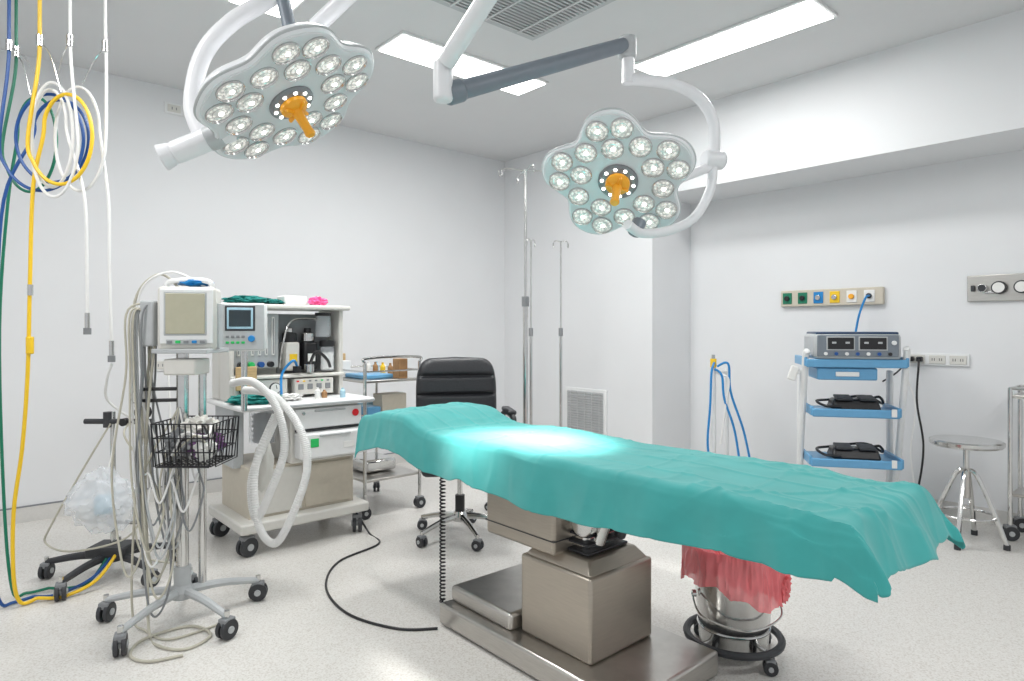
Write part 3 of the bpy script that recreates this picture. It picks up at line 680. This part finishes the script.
def sock(A,z,w=.30,h=.09,n=2):
    g=wallgrp('wall_socket',A,BL,z,'L'); box(g,'plate',(0,-.006,0),(w,.012,h),WHITE,.003)
    for i in range(n):
        x=-w/2+w/n*(i+.5); box(g,'insert_%d'%(i+1),(x,-.014,0),(w/n*.7,.006,h*.65),OFFW,.002)
        for k in (-1,1): box(g,'slot',(x+k*.015,-.018,0),(.006,.003,.02),GREY,0)
sock(1.40,2.97,.26,.085); sock(1.30,1.02,.24,.09)

g=grp('hose_stand',(1.58,5.1,0),0)
star(g,(0,0),.2,4,.4,WHITE,.08,.07,.025,.024)
cyl(g,'post',(0,0,.08),(0,0,1.06),.02,WHITE); cyl(g,'post_b',(.14,.1,.07),(.14,.1,.98),.014,WHITE); cyl(g,'yellow_cap',(0,0,.99),(0,0,1.06),.024,YELL,bevel=.004); cyl(g,'cap_top',(0,0,1.06),(0,0,1.09),.014,STEEL2)
cyl(g,'brace',(0,0,.08),(.14,.1,.08),.014,WHITE); cyl(g,'brace_top',(0,0,.95),(.14,.1,.95),.01,WHITE)
tube(g,'blue_hose_a',[(.0,-.02,1.03),(-.03,-.05,.95),(-.04,-.05,.7),(-.06,-.05,.4),(-.03,-.06,.2)],.009,CYAN)
tube(g,'blue_hose_b',[(.02,-.03,1.0),(.10,-.05,1.02),(.12,-.05,.8),(.22,-.05,.5),(.28,-.06,.2)],.009,CYAN)
tube(g,'blue_hose_c',[(.0,-.03,.98),(.05,-.05,.93),(.07,-.05,.75),(.15,-.05,.5),(.2,-.06,.15)],.009,CYAN)
tube(g,'white_hose',[(.03,-.03,.94),(.10,-.06,.9),(.08,-.05,.7),(.04,-.05,.4)],.008,HOSEW)

# ---------------- electrosurgical cart ----------------
E=grp('electrosurgical_cart',(2.27,4.38,0),rad(-14))
for k in (-1,1):
    for yy in (-.14,.16): caster(E,(k*.27,yy,0),.035,k+yy)
    tube(E,'side_frame_%s'%('l' if k<0 else 'r'),[(k*.29,-.18,1.17 if k>0 else 1.13),(k*.30,-.16,1.12),(k*.30,-.08,.8),(k*.30,.02,.4),(k*.28,.06,.12)],.020,WHITE,ns=10)
    box(E,'foot_bar',(k*.27,.01,.1),(.05,.38,.04),WHITE,.01)
    box(E,'upright',(k*.285,.13,.56),(.03,.07,.9),WHITE,.01)
for i,(z,w,dp) in enumerate(((1.07,.60,.36),(.745,.52,.34),(.42,.54,.36))):
    box(E,'shelf_%d'%(i+1),(0,0,z),(w,dp,.02),BSHELF,.008)
    box(E,'shelf_lip_front',(0,-dp/2,z+.0),(w,.02,.055),BSHELF,.008); box(E,'shelf_lip_l',(-w/2,0,z+.01),(.02,dp,.06),BSHELF,.006); box(E,'shelf_lip_r',(w/2,0,z+.01),(.02,dp,.06),BSHELF,.006)
box(E,'drawer_under',(-.05,-.02,1.0),(.36,.30,.08),BSHELF,.01); box(E,'drawer_notch',(-.05,-.175,1.0),(.14,.01,.03),WHITE,.004)
ES=grp('electrosurgical_unit',(2.27,4.36,1.085),rad(-14))
box(ES,'housing',(0,0,.095),(.52,.34,.17),LGREY,.025); box(ES,'top_cover',(0,0,.18),(.49,.32,.02),NAVY,.008)
for k in (-1,1): box(ES,'foot',(k*.18,0,.006),(.04,.2,.012),DARK,.003)
box(ES,'front_panel',(0,-.172,.10),(.48,.012,.14),BGREY,.01)
for k in (-.10,.09): box(ES,'display_frame',(k,-.177,.115),(.17,.006,.09),LGREY,.01); box(ES,'display',(k,-.180,.115),(.155,.006,.075),BLACK,.008)
for k in (-.14,-.06,.05,.13): box(ES,'digits',(k,-.1845,.12),(.025,.002,.012),LGREY,0)
for i in range(7): cyl(ES,'port_%d'%(i+1),(-.19+.063*i,-.178,.048),(-.19+.063*i,-.188,.048),.011,(WHITE,BLUE,WHITE,BLUE,WHITE,BLUE,BLACK)[i])
cyl(ES,'power_knob',(.21,-.178,.12),(.21,-.19,.12),.014,WHITE)
for i,z in enumerate((.755,.43)):
    box(E,'foot_pedal_%d'%(i+1),(.02,-.03,z+.04),(.30,.20,.07),BLACK,.015,taper=(.9,.6)); box(E,'foot_pedal_plate_%d'%(i+1),(-.05,-.06,z+.082),(.1,.12,.015),DARK,.005,rot=(.15,0,0))
    box(E,'foot_pedal_plate_b%d'%(i+1),(.09,-.06,z+.082),(.1,.12,.015),DARK,.005,rot=(.15,0,0))
    tube(E,'pedal_cord_%d'%(i+1),[(.1,.02,z+.05),(.17,-.04,z+.09),(.21,.03,z+.04),(.12,.1,z+.08),(-.1,.1,z+.05),(-.20,.0,z+.05),(-.17,-.12,z+.03),(-.08,-.15,z+.03)],.009,BLACK)
    box(E,'white_label',(.22,-.19,z-.0),(.03,.01,.05),PAPER,.002)
tube(E,'handpiece_holder',[(-.30,-.1,1.02),(-.36,-.12,1.0),(-.38,-.12,1.06)],.012,WHITE); box(E,'holster',(-.37,-.12,1.0),(.05,.04,.1),PAPER,.008,rot=(0,.3,0))
tube(E,'hanging_white_cable',[(.31,-.1,1.0),(.36,-.12,.8),(.34,-.1,.5),(.36,-.12,.25)],.005,HOSEW)

# ---------------- steel stool ----------------
St=grp('steel_stool',(2.76,3.95,0),.4)
lathe(St,'seat',(0,0,.585),[(0,0),(.18,0),(.192,.012),(.192,.03),(.18,.038),(.1,.034),(0,.034)],STEEL2,48)
cyl(St,'screw_post',(0,0,.3),(0,0,.59),.016,STEEL2); cyl(St,'post_sleeve',(0,0,.27),(0,0,.45),.024,STEEL)
for i in range(4):
    a=i*math.pi/2+.35
    tube(St,'leg_%d'%(i+1),[(.02*math.cos(a),.02*math.sin(a),.44),(.06*math.cos(a),.06*math.sin(a),.40),(.14*math.cos(a),.14*math.sin(a),.20),(.20*math.cos(a),.20*math.sin(a),.02)],.014,STEEL2)
    cyl(St,'rubber_foot_%d'%(i+1),(.20*math.cos(a),.20*math.sin(a),0),(.20*math.cos(a),.20*math.sin(a),.03),.018,DARK)
ring(St,'foot_ring',(0,0,.17),.15,.009,STEEL2)

I=grp('instrument_trolley',(3.05,3.98,0),TD)
w,dp=.70,.26
for x in (0,w):
    for y in (0,dp): cyl(I,'post',(x,y,.1),(x,y,.93),.013,STEEL2); caster(I,(x,y,0),.045,.6+x)
for z in (.28,.88): box(I,'shelf',(w/2,dp/2,z),(w,dp,.02),STEEL,.004)
tubes(I,'guard_rail',[[(0,0,z),(w,0,z),(w,dp,z),(0,dp,z),(0,0,z)] for z in (.93,)],.009,STEEL2,8)

# ---------------- waste bucket ----------------
W=grp('waste_bucket',(.885,2.60,0),0)
ring(W,'base_ring',(0,0,.075),.18,.015,DARK)
for i in range(4):
    a=.5+i*math.pi/2; caster(W,(.18*math.cos(a),.18*math.sin(a),0),.027,a+.8)
    cyl(W,'ring_strut_%d'%i,(.18*math.cos(a),.18*math.sin(a),.075),(.11*math.cos(a),.11*math.sin(a),.075),.008,STEEL2)
lathe(W,'pail',(0,0,.05),[(0,0),(.126,0),(.132,.01),(.158,.36),(.164,.365),(.152,.36),(.12,.02),(0,.02)],STEEL2,40)
ring(W,'pail_rib',(0,0,.12),.137,.004,STEEL2)
for k in (-1,1): cyl(W,'handle_lug',(k*.15,0,.24),(k*.165,0,.24),.014,STEEL2)
tube(W,'bail_handle',[(-.165,0,.24),(-.15,-.10,.19),(0,-.17,.165),(.15,-.10,.19),(.165,0,.24)],.004,STEEL2)
def bag():
    # crumpled liner folded over the pail rim: broad irregular pleats, uneven hem
    bm=bmesh.new(); n=220; prof=[(.05,.34),(.11,.40),(.145,.435),(.160,.450),(.170,.445),(.176,.425),(.179,.40),(.182,.37),(.184,.34),(.187,.31),(.190,.285)]
    rs=[]
    for j,(r,z) in enumerate(prof):
        R=[]
        for k in range(n):
            t=2*math.pi*k/n; g_=max(0,(j-3)/7); ct,st=math.cos(t),math.sin(t)
            rid=max(0,1-2.4*abs(noise.noise(Vector((ct*5,st*5,z*5)))))**2+.6*max(0,1-2.4*abs(noise.noise(Vector((ct*11,st*11,z*14+3)))))**2
            f=.014*rid+.020*noise.noise(Vector((ct*2.2,st*2.2,j*.3)))+.005*noise.noise(Vector((ct*16,st*16,j)))
            zz=z+(.035*math.sin(t*2+.5)+.030*noise.noise(Vector((ct*2.4,st*2.4,4))))*g_+.014*noise.noise(Vector((ct*4,st*4,j*.5)))
            R.append(bm.verts.new(((r+f)*ct,(r+f)*st,zz)))
        rs.append(R)
    for a_,b_ in zip(rs[:-1],rs[1:]):
        for k in range(n): bm.faces.new((a_[k],a_[(k+1)%n],b_[(k+1)%n],b_[k]))
    o=mkobj(W,'red_bag_liner',bm,REDBAG)
    for p in o.data.polygons: p.use_smooth=True
    su=o.modifiers.new('sub','SUBSURF'); su.levels=1; su.render_levels=1
bag()
blob(W,'red_bag_tail',(.16,-.08,.30),(.035,.03,.06),REDBAG,.5,3,4,3)

# ---------------- world, lights, camera ----------------
w=bpy.data.worlds.new('world'); sc.world=w; w.use_nodes=True
bg=w.node_tree.nodes['Background']; bg.inputs[0].default_value=(.96,.98,1,1); bg.inputs[1].default_value=.66
def area(nm,loc,sx,sy,e,rz=0):
    l=bpy.data.lights.new(nm,'AREA'); l.shape='RECTANGLE'; l.size=sx; l.size_y=sy; l.energy=e; l.color=(1,.995,.98)
    o=bpy.data.objects.new(nm,l); sc.collection.objects.link(o); o.location=loc; o.rotation_euler=(0,0,rz)
for p,a,e_ in (((-.31,4.535),TH,28),((1.36,4.15),TH+math.pi/2,19),((-1.05,3.24),TD,28),((-2.2,1.6),TH,28),((.6,-.9),TH,28),((2.3,1.0),TH,25)):  # panels in view first, then lamps for the added unseen panels
    area('panel_light',(p[0],p[1],H-.03),1.2,.28,e_,a)
cam=bpy.data.cameras.new('camera'); co=bpy.data.objects.new('camera',cam); sc.collection.objects.link(co)
co.location=(0,0,1.3); co.rotation_euler=(math.pi/2,0,0)
cam.sensor_width=36; cam.lens=650/1024*36; cam.shift_y=-12.5/1024; cam.clip_start=.02
sc.camera=co
